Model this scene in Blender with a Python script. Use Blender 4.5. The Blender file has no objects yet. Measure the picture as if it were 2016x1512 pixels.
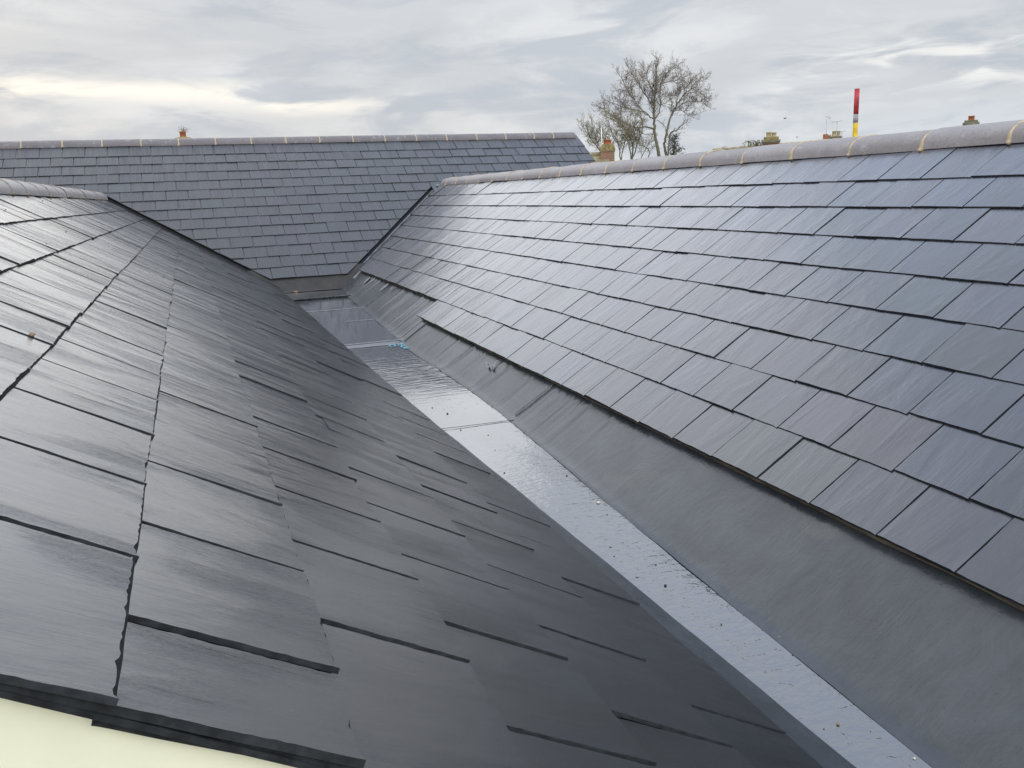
import bpy, math, random
from math import sin, cos, tan, radians, pi, exp
from mathutils import Vector, Matrix, noise
random.seed(7)
S = bpy.context.scene
COL = S.collection

# ------------------------------------------------------------------ camera
F_PX, YAW, PIT, ROL = 1667.86, 0.35308, 0.22384, -0.04054
fw = Vector((sin(YAW)*cos(PIT), cos(YAW)*cos(PIT), -sin(PIT)))
r0 = Vector((cos(YAW), -sin(YAW), 0)); u0 = r0.cross(fw)
RT = r0*cos(ROL)+u0*sin(ROL); UP = -r0*sin(ROL)+u0*cos(ROL)
cam = bpy.data.cameras.new("camera"); cam.sensor_width = 36; cam.lens = 36*F_PX/2016
cam.clip_start = 0.02; cam.clip_end = 6000
camo = bpy.data.objects.new("camera", cam); COL.objects.link(camo)
M = Matrix((RT, UP, -fw)).transposed().to_4x4(); camo.matrix_world = M
S.camera = camo
S.view_settings.view_transform = 'Standard'; S.view_settings.look = 'None'
S.view_settings.exposure = 0; S.view_settings.gamma = 1
S.render.engine = 'CYCLES'
S.cycles.max_bounces = 6; S.cycles.use_denoising = True

# ------------------------------------------------------------------ node helper
class NT:
    def __init__(s, tree): s.t = tree; s.n = tree.nodes; s.l = tree.links
    def add(s, typ, **kw):
        n = s.n.new(typ)
        for k, v in kw.items(): setattr(n, k, v)
        return n
    def put(s, sock, v):
        if v is None: return
        if isinstance(v, bpy.types.NodeSocket): s.l.new(v, sock)
        else:
            if sock.type == 'RGBA' and not isinstance(v, (int, float)) and len(v) == 3: v = (*v, 1)
            sock.default_value = v
    def math(s, op, a, b=None, c=None, clamp=False):
        n = s.add('ShaderNodeMath', operation=op, use_clamp=clamp)
        s.put(n.inputs[0], a); s.put(n.inputs[1], b); s.put(n.inputs[2], c)
        return n.outputs[0]
    def mix(s, f, a, b, mode='MIX'):
        n = s.add('ShaderNodeMix', data_type='RGBA', blend_type=mode)
        s.put(n.inputs[0], f); s.put(n.inputs[6], a); s.put(n.inputs[7], b)
        return n.outputs[2]
    def ramp(s, v, a, b, lo=0., hi=1.):
        n = s.add('ShaderNodeMapRange', interpolation_type='SMOOTHSTEP')
        s.put(n.inputs[0], v); n.inputs[1].default_value = a; n.inputs[2].default_value = b
        n.inputs[3].default_value = lo; n.inputs[4].default_value = hi
        return n.outputs[0]
    def scale(s, vec, sc):
        n = s.add('ShaderNodeMapping'); s.put(n.inputs[0], vec); n.inputs[3].default_value = sc
        return n.outputs[0]
    def noise(s, vec, scale=1., detail=4., rough=.55, dist=0., w=None):
        n = s.add('ShaderNodeTexNoise', noise_dimensions='4D' if w is not None else '3D')
        s.put(n.inputs['Vector'], vec); n.inputs['Scale'].default_value = scale
        n.inputs['Detail'].default_value = detail; n.inputs['Roughness'].default_value = rough
        n.inputs['Distortion'].default_value = dist
        if w is not None: s.put(n.inputs['W'], w)
        return n.outputs[0]
    def bump(s, h, strength=.5, dist=.01, normal=None):
        n = s.add('ShaderNodeBump'); n.inputs['Strength'].default_value = strength
        n.inputs['Distance'].default_value = dist; s.put(n.inputs['Height'], h)
        s.put(n.inputs['Normal'], normal)
        return n.outputs[0]

# ------------------------------------------------------------------ sky and sun
SUN_AZ, SUN_EL = radians(-20), radians(14)       # azimuth from +Y towards +X
W = bpy.data.worlds.new("World"); S.world = W; W.use_nodes = True
t = NT(W.node_tree); t.n.clear()
geo = t.add('ShaderNodeTexCoord')
d = geo.outputs['Generated']
sx = t.add('ShaderNodeSeparateXYZ'); t.l.new(d, sx.inputs[0])
dx, dy, dz = sx.outputs
sky = t.add('ShaderNodeTexSky', sky_type='NISHITA', sun_disc=False)
sky.sun_elevation = SUN_EL; sky.sun_rotation = SUN_AZ
sky.air_density = 1.5; sky.dust_density = 3
n1 = t.noise(t.scale(d, (2.6, 2.6, 8.5)), 1.4, 6, .58, .4)
n2 = t.noise(t.scale(d, (4.2, 4.2, 17)), 1.5, 6, .58, .4)
n3 = t.noise(t.scale(d, (9, 9, 48)), 1.4, 3.5, .55, .5)
up = t.ramp(dz, .17, .42)
# overcast gets brighter towards the zenith
base = t.mix(up, (.635, .66, .695), (1.08, 1.15, 1.29))
base = t.mix(t.math('MULTIPLY', t.ramp(dx, .0, .45), t.ramp(dz, .38, .65)), base, (.93, 1.09, 1.42))
low = t.ramp(dz, .115, .02)
right = t.ramp(dx, .05, .8)
lowc = t.mix(right, (.825, .81, .77), (.72, .775, .83))
c = t.mix(t.math('MULTIPLY', low, .85), base, lowc)
c = t.mix(t.math('MULTIPLY', t.ramp(dz, .10, .2), t.math('MULTIPLY', right, .35)), c, (.80, .83, .87))
c = t.mix(t.math('MULTIPLY', t.ramp(n1, .46, .68, 0, .7), t.ramp(dz, .5, .2)), c, (.84, .855, .87))
c = t.mix(t.math('MULTIPLY', t.ramp(n2, .57, .38, 0, .7), t.ramp(dz, .5, .2)), c, (.50, .55, .62))
# bright broken band in the left half, a little above the roof line
zc = t.math('ADD', t.math('MULTIPLY', dx, -.055), .108)
zz = t.math('SUBTRACT', dz, t.math('ADD', zc, t.math('MULTIPLY', t.math('SUBTRACT', n1, .5), .05)))
band = t.math('POWER', 2.718, t.math('MULTIPLY', -1, t.math('POWER', t.math('DIVIDE', t.math('ABSOLUTE', zz), .011), 2)))
band = t.math('MULTIPLY', band, t.ramp(dx, .36, .08))
band = t.math('MULTIPLY', band, t.ramp(t.math('ADD', n2, t.math('MULTIPLY', t.math('SUBTRACT', n3, .5), .5)), .36, .6))
band = t.math('MULTIPLY', band, t.ramp(dy, 0, .5))
c = t.mix(band, c, (1.06, 1.02, .93))
# bright patches to the right
zr = t.math('DIVIDE', t.math('ABSOLUTE', t.math('SUBTRACT', dz, .108)), .03)
pr = t.math('MULTIPLY', t.math('POWER', 2.718, t.math('MULTIPLY', -1, t.math('MULTIPLY', zr, zr))), t.ramp(dx, .55, .68))
pr = t.math('MULTIPLY', pr, t.ramp(n3, .46, .72))
c = t.mix(t.math('MULTIPLY', pr, .8), c, (1.05, 1.04, 1.0))
bg = t.add('ShaderNodeBackground'); bg.inputs[1].default_value = .1
back = t.ramp(dy, .0, -.35, 10., 20.)  # sky behind the camera boosted, added to brighten the cream wall
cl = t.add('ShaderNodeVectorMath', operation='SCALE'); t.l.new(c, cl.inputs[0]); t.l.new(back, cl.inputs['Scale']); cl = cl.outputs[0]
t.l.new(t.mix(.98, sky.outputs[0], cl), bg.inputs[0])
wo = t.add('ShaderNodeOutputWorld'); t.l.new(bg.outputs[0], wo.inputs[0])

sun = bpy.data.lights.new("sun", 'SUN'); sun.energy = .5; sun.angle = radians(80); sun.color = (1, .97, .93)
suno = bpy.data.objects.new("sun", sun); COL.objects.link(suno)
sd = Vector((sin(SUN_AZ)*cos(SUN_EL), cos(SUN_AZ)*cos(SUN_EL), sin(SUN_EL)))
suno.rotation_euler = sd.to_track_quat('Z', 'Y').to_euler(); suno.location = sd*50

# ------------------------------------------------------------------ materials
def mat(name):
    m = bpy.data.materials.new(name); m.use_nodes = True
    t = NT(m.node_tree); b = m.node_tree.nodes['Principled BSDF']
    return m, t, b
def simple(name, col, rough=.7, var=.25, scale=8., metal=0., bump=.0, ior=1.45):
    m, t, b = mat(name)
    co = t.add('ShaderNodeTexCoord').outputs['Object']
    n = t.noise(co, scale, 5, .6)
    t.put(b.inputs['Base Color'], t.mix(t.ramp(n, .3, .7), tuple(x*(1-var) for x in col), tuple(min(1, x*(1+var)) for x in col)))
    b.inputs['Roughness'].default_value = rough; b.inputs['Metallic'].default_value = metal
    b.inputs['IOR'].default_value = ior
    if bump: t.put(b.inputs['Normal'], t.bump(n, 1, bump))
    return m

def slate_mat(name, wet=None, tint=(1, 1, 1), rough=.33, ior=1.75, bumpd=.0016, dark=1., hv=1.):
    m, t, b = mat(name)
    uv = t.add('ShaderNodeUVMap'); uv.uv_map = 'slate'
    rnd = t.add('ShaderNodeNewGeometry').outputs['Random Per Island']
    w = t.math('MULTIPLY', rnd, 97.)
    v = uv.outputs[0]
    st = t.noise(t.scale(v, (75, 2.8, 1)), 1., 7, .72, .3, w)      # riven grain, along the slate
    st2 = t.noise(t.scale(v, (13, 1.3, 1)), 1., 4, .55, .5, w)
    fine = t.noise(t.scale(v, (220, 60, 1)), 1., 3, .6, 0, w)
    und = t.noise(t.scale(v, (7, 4.5, 1)), 1., 3, .5, 0.6, w)
    warp = t.noise(t.scale(v, (30, 10, 1)), 1., 5, .6, 1.2, w)
    msk = t.ramp(t.noise(t.scale(v, (9, 3, 1)), 1., 3, .5, .5, t.math('MULTIPLY', rnd, 23.)), .44, .66, .22, 1.)
    h = t.math('ADD', t.math('MULTIPLY', t.math('MULTIPLY', st, msk), 1.0), t.math('MULTIPLY', fine, .08))
    h = t.math('ADD', h, t.math('MULTIPLY', und, 1.8))
    h = t.math('ADD', h, t.math('MULTIPLY', t.math('MULTIPLY', warp, msk), .6))
    a = tuple(.052*x*dark for x in (tint[0], tint[1]*1.05, tint[2]*1.16))
    bb = tuple(.095*x*dark for x in (tint[0], tint[1]*1.04, tint[2]*1.12))
    col = t.mix(st2, a, bb)
    hue = t.math('FRACT', t.math('MULTIPLY', rnd, 13.7))
    col = t.mix(t.ramp(hue, .55, 1., 0, .8*hv), col, (.098*dark, .086*dark, .112*dark))
    col = t.mix(t.ramp(hue, .40, .0, 0, .7*hv), col, (.060*dark, .082*dark, .080*dark))
    col = t.mix(t.ramp(rnd, 0, 1, 0, .65*hv), col, (.038*dark, .044*dark, .055*dark))
    t.put(b.inputs['Base Color'], col)
    t.put(b.inputs['Roughness'], t.ramp(st2, .3, .75, rough*1.3, rough*2.2)); b.inputs['IOR'].default_value = ior+.1
    # film of rain water: glossy coat, broken up along the grain and between slates
    st3 = t.noise(t.scale(v, (58, 1.5, 1)), 1., 6, .68, .4, t.math('MULTIPLY', rnd, 41.))
    r = t.math('ADD', t.ramp(st3, .32, .72, rough*.4, rough*2.7), t.math('MULTIPLY', t.math('SUBTRACT', hue, .5), rough*.9))
    t.put(b.inputs['Coat Roughness'], r)
    b.inputs['Coat Weight'].default_value = 1.; b.inputs['Coat IOR'].default_value = ior
    if wet:     # coat and specular weaken towards the eave to darken the lower courses
        ps = t.add('ShaderNodeNewGeometry').outputs['Position']
        sp = t.add('ShaderNodeSeparateXYZ'); t.l.new(ps, sp.inputs[0])
        q = t.math('ADD', sp.outputs[0], t.math('MULTIPLY', t.math('SUBTRACT', t.noise(ps, 1.3, 4, .6), .5), .7))
        wf_ = t.ramp(q, wet[0], wet[1], 1., .12)
        t.put(b.inputs['Coat Weight'], wf_)
        t.put(b.inputs['Specular IOR Level'], t.math('MULTIPLY_ADD', wf_, .30, .18))
    t.put(b.inputs['Coat Normal'], t.bump(h, 1., bumpd))
    t.put(b.inputs['Normal'], t.bump(h, 1., bumpd*1.3))
    return m
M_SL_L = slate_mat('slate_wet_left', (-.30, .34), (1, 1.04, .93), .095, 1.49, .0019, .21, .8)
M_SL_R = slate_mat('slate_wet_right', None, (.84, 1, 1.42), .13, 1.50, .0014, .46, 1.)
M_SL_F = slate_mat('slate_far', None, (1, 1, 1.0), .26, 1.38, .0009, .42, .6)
M_EDGE = simple('slate_broken_edge', (.022, .023, .023), .85, .4, 60, ior=1.3)
M_MORT = simple('sand_mortar', (.47, .37, .235), .9, .2, 40, bump=.002)

M_MORT_G = simple('grey_mortar', (.27, .225, .17), .9, .25, 40, bump=.002)  # darker, greyer mortar for the left ridge
def ridge_mat(name, ca, cb):
    m, t, b = mat(name)
    tc = t.add('ShaderNodeTexCoord').outputs['Object']
    rnd = t.add('ShaderNodeObjectInfo').outputs['Random']
    n = t.noise(tc, 4, 6, .6, .6, t.math('MULTIPLY', rnd, 50)); f = t.noise(tc, 90, 3, .6)
    blot = t.noise(tc, 16, 4, .7, .3, t.math('MULTIPLY', rnd, 31))
    col = t.mix(t.ramp(n, .35, .65), ca, cb)
    col = t.mix(t.ramp(rnd, 0, 1, 0, .35), col, (.15, .12, .115))
    col = t.mix(t.ramp(blot, .56, .68, 0, .6), col, (.36, .36, .37))
    col = t.mix(t.ramp(f, .56, .70, 0, .5), col, (.05, .05, .05))
    t.put(b.inputs['Base Color'], col)
    t.put(b.inputs['Roughness'], t.ramp(n, .3, .7, .34, .55))
    t.put(b.inputs['Normal'], t.bump(t.math('ADD', t.math('MULTIPLY', f, .4), blot), 1, .003))
    return m
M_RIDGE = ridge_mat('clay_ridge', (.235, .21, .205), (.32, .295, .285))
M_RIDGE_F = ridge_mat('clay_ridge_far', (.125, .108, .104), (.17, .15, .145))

def membrane_mat(name, base, rough, ior, ripple):
    m, t, b = mat(name)
    tc = t.add('ShaderNodeTexCoord').outputs['Object']
    n = t.noise(tc, 6, 6, .65, .5); f = t.noise(tc, 120, 3, .6); big = t.noise(tc, 1.6, 5, .6, .4)
    col = t.mix(t.ramp(n, .3, .75), tuple(x*.75 for x in base), tuple(x*1.25 for x in base))
    col = t.mix(t.ramp(big, .52, .72, 0, .5), col, (base[0]*1.5, base[1]*1.42, base[2]*1.3))
    if not ripple:      # water stains and scrubbed marks
        st_ = t.noise(tc, 2.7, 7, .68, .7); sc_ = t.noise(t.scale(tc, (4, 46, 4)), 1., 5, .7, .5)
        col = t.mix(t.ramp(st_, .53, .72, 0, .75), col, (base[0]*1.9, base[1]*1.65, base[2]*1.25))
        col = t.mix(t.ramp(sc_, .62, .74, 0, .5), col, (base[0]*1.8, base[1]*1.8, base[2]*1.8))
        col = t.mix(t.ramp(f, .58, .74, 0, .5), col, tuple(x*.4 for x in base))
    t.put(b.inputs['Base Color'], col)
    b.inputs['IOR'].default_value = ior
    if ripple:
        b.inputs['Coat Weight'].default_value = 1.; b.inputs['Coat IOR'].default_value = 1.85; b.inputs['Coat Roughness'].default_value = .05
        sp = t.add('ShaderNodeSeparateXYZ'); t.l.new(tc, sp.inputs[0])
        Y = sp.outputs[1]
        rp = t.noise(t.scale(tc, (7, 26, 1)), 1., 3, .55, .5)
        rp2 = t.noise(t.scale(tc, (30, 42, 1)), 1., 3, .6, .3)
        msk = t.math('MULTIPLY', t.ramp(Y, 3.5, 4.5), t.ramp(Y, 5.7, 4.8))
        near = t.ramp(Y, 3.4, 2.0)
        h = t.math('MULTIPLY', rp, t.math('ADD', t.math('MULTIPLY', msk, 1.0), t.math('ADD', t.math('MULTIPLY', near, .62), .14)))
        h = t.math('ADD', h, t.math('MULTIPLY', rp2, t.math('ADD', t.math('MULTIPLY', near, .55), .10)))
        blob = t.noise(tc, 34, 2, .5)
        h = t.math('ADD', h, t.math('MULTIPLY', t.ramp(blob, .62, .74), .08))
        nb = t.bump(h, 1, .0026); t.put(b.inputs['Normal'], nb); t.put(b.inputs['Coat Normal'], nb)
        t.put(b.inputs['Roughness'], t.math('ADD', t.ramp(n, .35, .75, rough*.7, rough*1.5), t.math('MULTIPLY', near, .06)))
    else:
        sc = t.noise(t.scale(tc, (5, 40, 5)), 1., 4, .6, .4)
        t.put(b.inputs['Normal'], t.bump(t.math('ADD', t.math('ADD', n, t.math('MULTIPLY', f, .06)), t.math('MULTIPLY', sc, .35)), 1, .004))
        t.put(b.inputs['Roughness'], t.ramp(big, .3, .7, rough*.75, rough*1.35))
    return m
M_SOLE = membrane_mat('wet_gutter_sheet', (.020, .023, .028), .07, 2.1, True)
M_UPST = membrane_mat('grey_membrane', (.040, .045, .050), .24, 1.60, False)
M_UPST_F = membrane_mat('brown_grey_membrane', (.030, .028, .024), .5, 1.4, False)
M_SEAM = simple('seam_strip', (.20, .20, .20), .35, .2, 30)
M_LEAD = simple('valley_lining', (.17, .18, .19), .38, .35, 10)
M_BLACK = simple('felt_and_step_shadow', (.012, .012, .013), .8)
M_TIMBER = simple('eave_batten', (.20, .16, .11), .8, .4, 12, bump=.004)
M_CREAM = simple('cream_render', (.90, .845, .61), .8, .06, 5, bump=.004)
M_WHITE = simple('white_scuff', (.21, .22, .21), .6, .5, 90)
M_CYAN = simple('cyan_print', (.16, .52, .62), .5, .1, 40)
M_BARK = simple('bark', (.15, .132, .085), .9, .35, 2)
M_TWIG = simple('twig', (.27, .23, .185), .9, .25, 1)
M_TWIG2 = simple('twig_olive', (.23, .20, .12), .9, .25, 1)
M_LEAF = simple('evergreen_leaf', (.05, .055, .028), .7, .4, 3)
M_WEED = simple('weed_leaf', (.13, .115, .06), .8, .4, 3)
M_BIRD = simple('black_feather', (.012, .012, .014), .5, .2, 20)
M_POT = simple('terracotta', (.40, .13, .06), .8, .25, 9)
M_POTC = simple('buff_pot', (.50, .42, .24), .85, .2, 9)
M_MOSS = simple('mossy_mortar', (.26, .205, .085), .95, .35, 9)
M_STONE = simple('weathered_cap', (.20, .18, .115), .95, .35, 9)
M_ROOFM = simple('mossy_tile', (.25, .21, .12), .95, .35, 4)
M_PALE = simple('pale_ridge', (.42, .36, .23), .9, .25, 4)
M_METAL = simple('aerial_metal', (.42, .42, .42), .45, .1, 5, .6)
M_CREAMP = simple('cream_pole', (.72, .68, .55), .5, .1, 5)
M_RED = simple('red_paint', (.42, .035, .045), .6, .35, 14)
M_YEL = simple('yellow_paint', (.80, .52, .02), .6, .2, 14)
M_GALV = simple('galvanised_tube', (.31, .29, .27), .6, .2, 14)
M_PEB = simple('tan_pebble', (.26, .18, .11), .8, .35, 60)
M_PEBD = simple('dark_pebble', (.06, .05, .045), .8, .35, 60)
M_PEBW = simple('pale_pebble', (.60, .52, .42), .7, .2, 60)
def brick_mat():
    m, t, b = mat('red_brick')
    tc = t.add('ShaderNodeTexCoord').outputs['UV']
    br = t.add('ShaderNodeTexBrick'); t.l.new(tc, br.inputs[0])
    br.inputs['Color1'].default_value = (.30, .11, .06, 1); br.inputs['Color2'].default_value = (.22, .10, .06, 1)
    br.inputs['Mortar'].default_value = (.34, .28, .2, 1); br.inputs['Scale'].default_value = 1
    br.inputs['Brick Width'].default_value = .225; br.inputs['Row Height'].default_value = .075
    br.inputs['Mortar Size'].default_value = .008
    n = t.noise(tc, 5, 5, .6)
    t.put(b.inputs['Base Color'], t.mix(t.ramp(n, .4, .75, 0, .6), br.outputs[0], (.24, .19, .10)))
    b.inputs['Roughness'].default_value = .9
    return m
M_BRICK = brick_mat()
def ground_mat():
    m, t, b = mat('ground_grass')
    tc = t.add('ShaderNodeTexCoord').outputs['Object']
    n = t.noise(tc, .05, 6, .6); f = t.noise(tc, 3, 4, .6)
    c = t.mix(t.ramp(n, .35, .65), (.06, .08, .035), (.12, .115, .06))
    t.put(b.inputs['Base Color'], t.mix(t.math('MULTIPLY', f, .5), c, (.05, .06, .03)))
    b.inputs['Roughness'].default_value = .95
    return m
M_GROUND = ground_mat()

# ------------------------------------------------------------------ object helpers
def link(o, parent=None):
    COL.objects.link(o)
    if parent: o.parent = parent
    return o
def tag(o, label=None, cat=None, group=None, kind=None):
    if label: o['label'] = label
    if cat: o['category'] = cat
    if group: o['group'] = group
    if kind: o['kind'] = kind
    return o
def thing(name, loc, label, cat, group=None):
    o = bpy.data.objects.new(name, None); o.location = loc; o.empty_display_size = .2
    link(o); return tag(o, label, cat, group)
class MB:
    """collects verts / faces (world coords) for one mesh"""
    def __init__(s): s.v = []; s.f = []; s.m = []; s.uv = []; s.sm = []
    def face(s, pts, m=0, uv=None, smooth=False):
        b = len(s.v); s.v.extend(pts); s.f.append(list(range(b, b+len(pts)))); s.m.append(m); s.sm.append(smooth)
        s.uv.append(uv or [(0, 0)]*len(pts))
    def poly(s, verts, faces, m=0, smooth=False, uvf=None):
        b = len(s.v); s.v.extend(verts)
        for f in faces:
            s.f.append([b+i for i in f]); s.m.append(m); s.sm.append(smooth)
            s.uv.append([uvf(verts[i]) if uvf else (0, 0) for i in f])
    def box(s, c, size, rot=0., m=0, taper=1., uvbrick=False):
        hx, hy, hz = [a/2 for a in size]; cs, sn = cos(rot), sin(rot); vs = []
        for z, k in ((-hz, 1), (hz, taper)):
            for x, y in ((-hx, -hy), (hx, -hy), (hx, hy), (-hx, hy)):
                x *= k; y *= k
                vs.append(Vector((c[0]+x*cs-y*sn, c[1]+x*sn+y*cs, c[2]+z)))
        fs = [(3, 2, 1, 0), (4, 5, 6, 7), (0, 1, 5, 4), (1, 2, 6, 5), (2, 3, 7, 6), (3, 0, 4, 7)]
        for f in fs:
            p = [vs[i] for i in f]; e = (p[1]-p[0]).length
            s.face(p, m, [(0, p[0].z), (e, p[0].z), (e, p[2].z), (0, p[2].z)])
    def tube(s, pts, rad, n=6, m=0, smooth=True, cap=True):
        rings = []; N = len(pts)
        a = None
        for i, p in enumerate(pts):
            d = (pts[min(i+1, N-1)]-pts[max(i-1, 0)])
            d = d.normalized() if d.length > 1e-9 else Vector((0, 0, 1))
            if a is None: a = d.orthogonal().normalized()
            a = (a-d*a.dot(d)); a = a.normalized() if a.length > 1e-6 else d.orthogonal().normalized()
            b = d.cross(a); r = rad[i] if hasattr(rad, '__len__') else rad
            base = len(s.v)
            for k in range(n):
                th = 2*pi*k/n; s.v.append(p+a*(r*cos(th))+b*(r*sin(th)))
            rings.append(base)
        for i in range(N-1):
            for k in range(n):
                k2 = (k+1) % n
                s.f.append([rings[i]+k, rings[i]+k2, rings[i+1]+k2, rings[i+1]+k]); s.m.append(m); s.sm.append(smooth); s.uv.append([(0, 0)]*4)
        if cap:
            for bq, rev in ((rings[0], True), (rings[-1], False)):
                f = [bq+k for k in range(n)]
                s.f.append(f[::-1] if rev else f); s.m.append(m); s.sm.append(False); s.uv.append([(0, 0)]*n)
    def lathe(s, c, prof, n=14, m=0, smooth=True):
        base = len(s.v)
        for r, z in prof:
            for k in range(n):
                th = 2*pi*k/n; s.v.append(Vector((c[0]+r*cos(th), c[1]+r*sin(th), c[2]+z)))
        for i in range(len(prof)-1):
            for k in range(n):
                k2 = (k+1) % n
                s.f.append([base+i*n+k, base+i*n+k2, base+(i+1)*n+k2, base+(i+1)*n+k]); s.m.append(m); s.sm.append(smooth); s.uv.append([(0, 0)]*4)
    def blob(s, c, r, seed=0, m=0, sub=1, sq=(1, 1, 1)):
        import bmesh
        bm = bmesh.new(); bmesh.ops.create_icosphere(bm, subdivisions=sub, radius=1)
        vs = []
        for v in bm.verts:
            k = 1+.28*noise.noise(v.co*1.7+Vector((seed*3.1, seed, 0)))
            vs.append(Vector((c[0]+v.co.x*r*sq[0]*k, c[1]+v.co.y*r*sq[1]*k, c[2]+v.co.z*r*sq[2]*k)))
        s.poly(vs, [[v.index for v in f.verts] for f in bm.faces], m, True); bm.free()
    def build(s, name, mats, parent=None, origin=None, uvname=None):
        o0 = Vector(origin) if origin is not None else (parent_loc(parent) if parent else Vector((0, 0, 0)))
        me = bpy.data.meshes.new(name)
        me.from_pydata([tuple(Vector(p)-o0) for p in s.v], [], s.f)
        for mm in (mats if isinstance(mats, (list, tuple)) else [mats]): me.materials.append(mm)
        me.polygons.foreach_set('material_index', s.m); me.polygons.foreach_set('use_smooth', s.sm)
        ul = me.uv_layers.new(name=uvname or 'UVMap')
        flat = []
        for f in s.uv:
            for q in f: flat.extend(q)
        ul.data.foreach_set('uv', flat)
        me.update()
        o = bpy.data.objects.new(name, me)
        if not parent: o.location = o0
        return link(o, parent)
def parent_loc(p):
    l = Vector((0, 0, 0))
    while p: l += p.location; p = p.parent
    return l
def ray(x, y):
    return fw + RT*((x-1008)/F_PX) - UP*((y-756)/F_PX)
def at(x, y, D):
    """point seen at photo pixel x,y at horizontal distance D metres"""
    v = ray(x, y); return v*(D/math.hypot(v.x, v.y))

# ------------------------------------------------------------------ roof geometry
G, WD = .20444, .25119
AR, AF, AL = .57859, .57666, .53798
PR = Vector((3.14895, 0, .10943)); PF = Vector((0, 12.10833, .74790)); PL = Vector((-.82768, 0, .08778))
SR, UR, NR = Vector((-cos(AR), 0, -sin(AR))), Vector((0, 1, 0)), Vector((-sin(AR), 0, cos(AR)))
SL, UL, NL = Vector((cos(AL), 0, -sin(AL))), Vector((0, 1, 0)), Vector((sin(AL), 0, cos(AL)))
SF, UF, NF = Vector((0, -cos(AF), -sin(AF))), Vector((1, 0, 0)), Vector((0, -sin(AF), cos(AF)))
RIDGE_R_X, RIDGE_L_X, RIDGE_F_Y = 3.30, -.975, 12.255

def clip_poly(poly, a, b, c):
    """keep a*u+b*s>=c"""
    out = []
    for i in range(len(poly)):
        p, q = poly[i], poly[(i+1) % len(poly)]
        fp, fq = a*p[0]+b*p[1]-c, a*q[0]+b*q[1]-c
        if fp >= 0: out.append(p)
        if fp*fq < 0:
            k = fp/(fp-fq); out.append((p[0]+(q[0]-p[0])*k, p[1]+(q[1]-p[1])*k))
    return out

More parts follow.
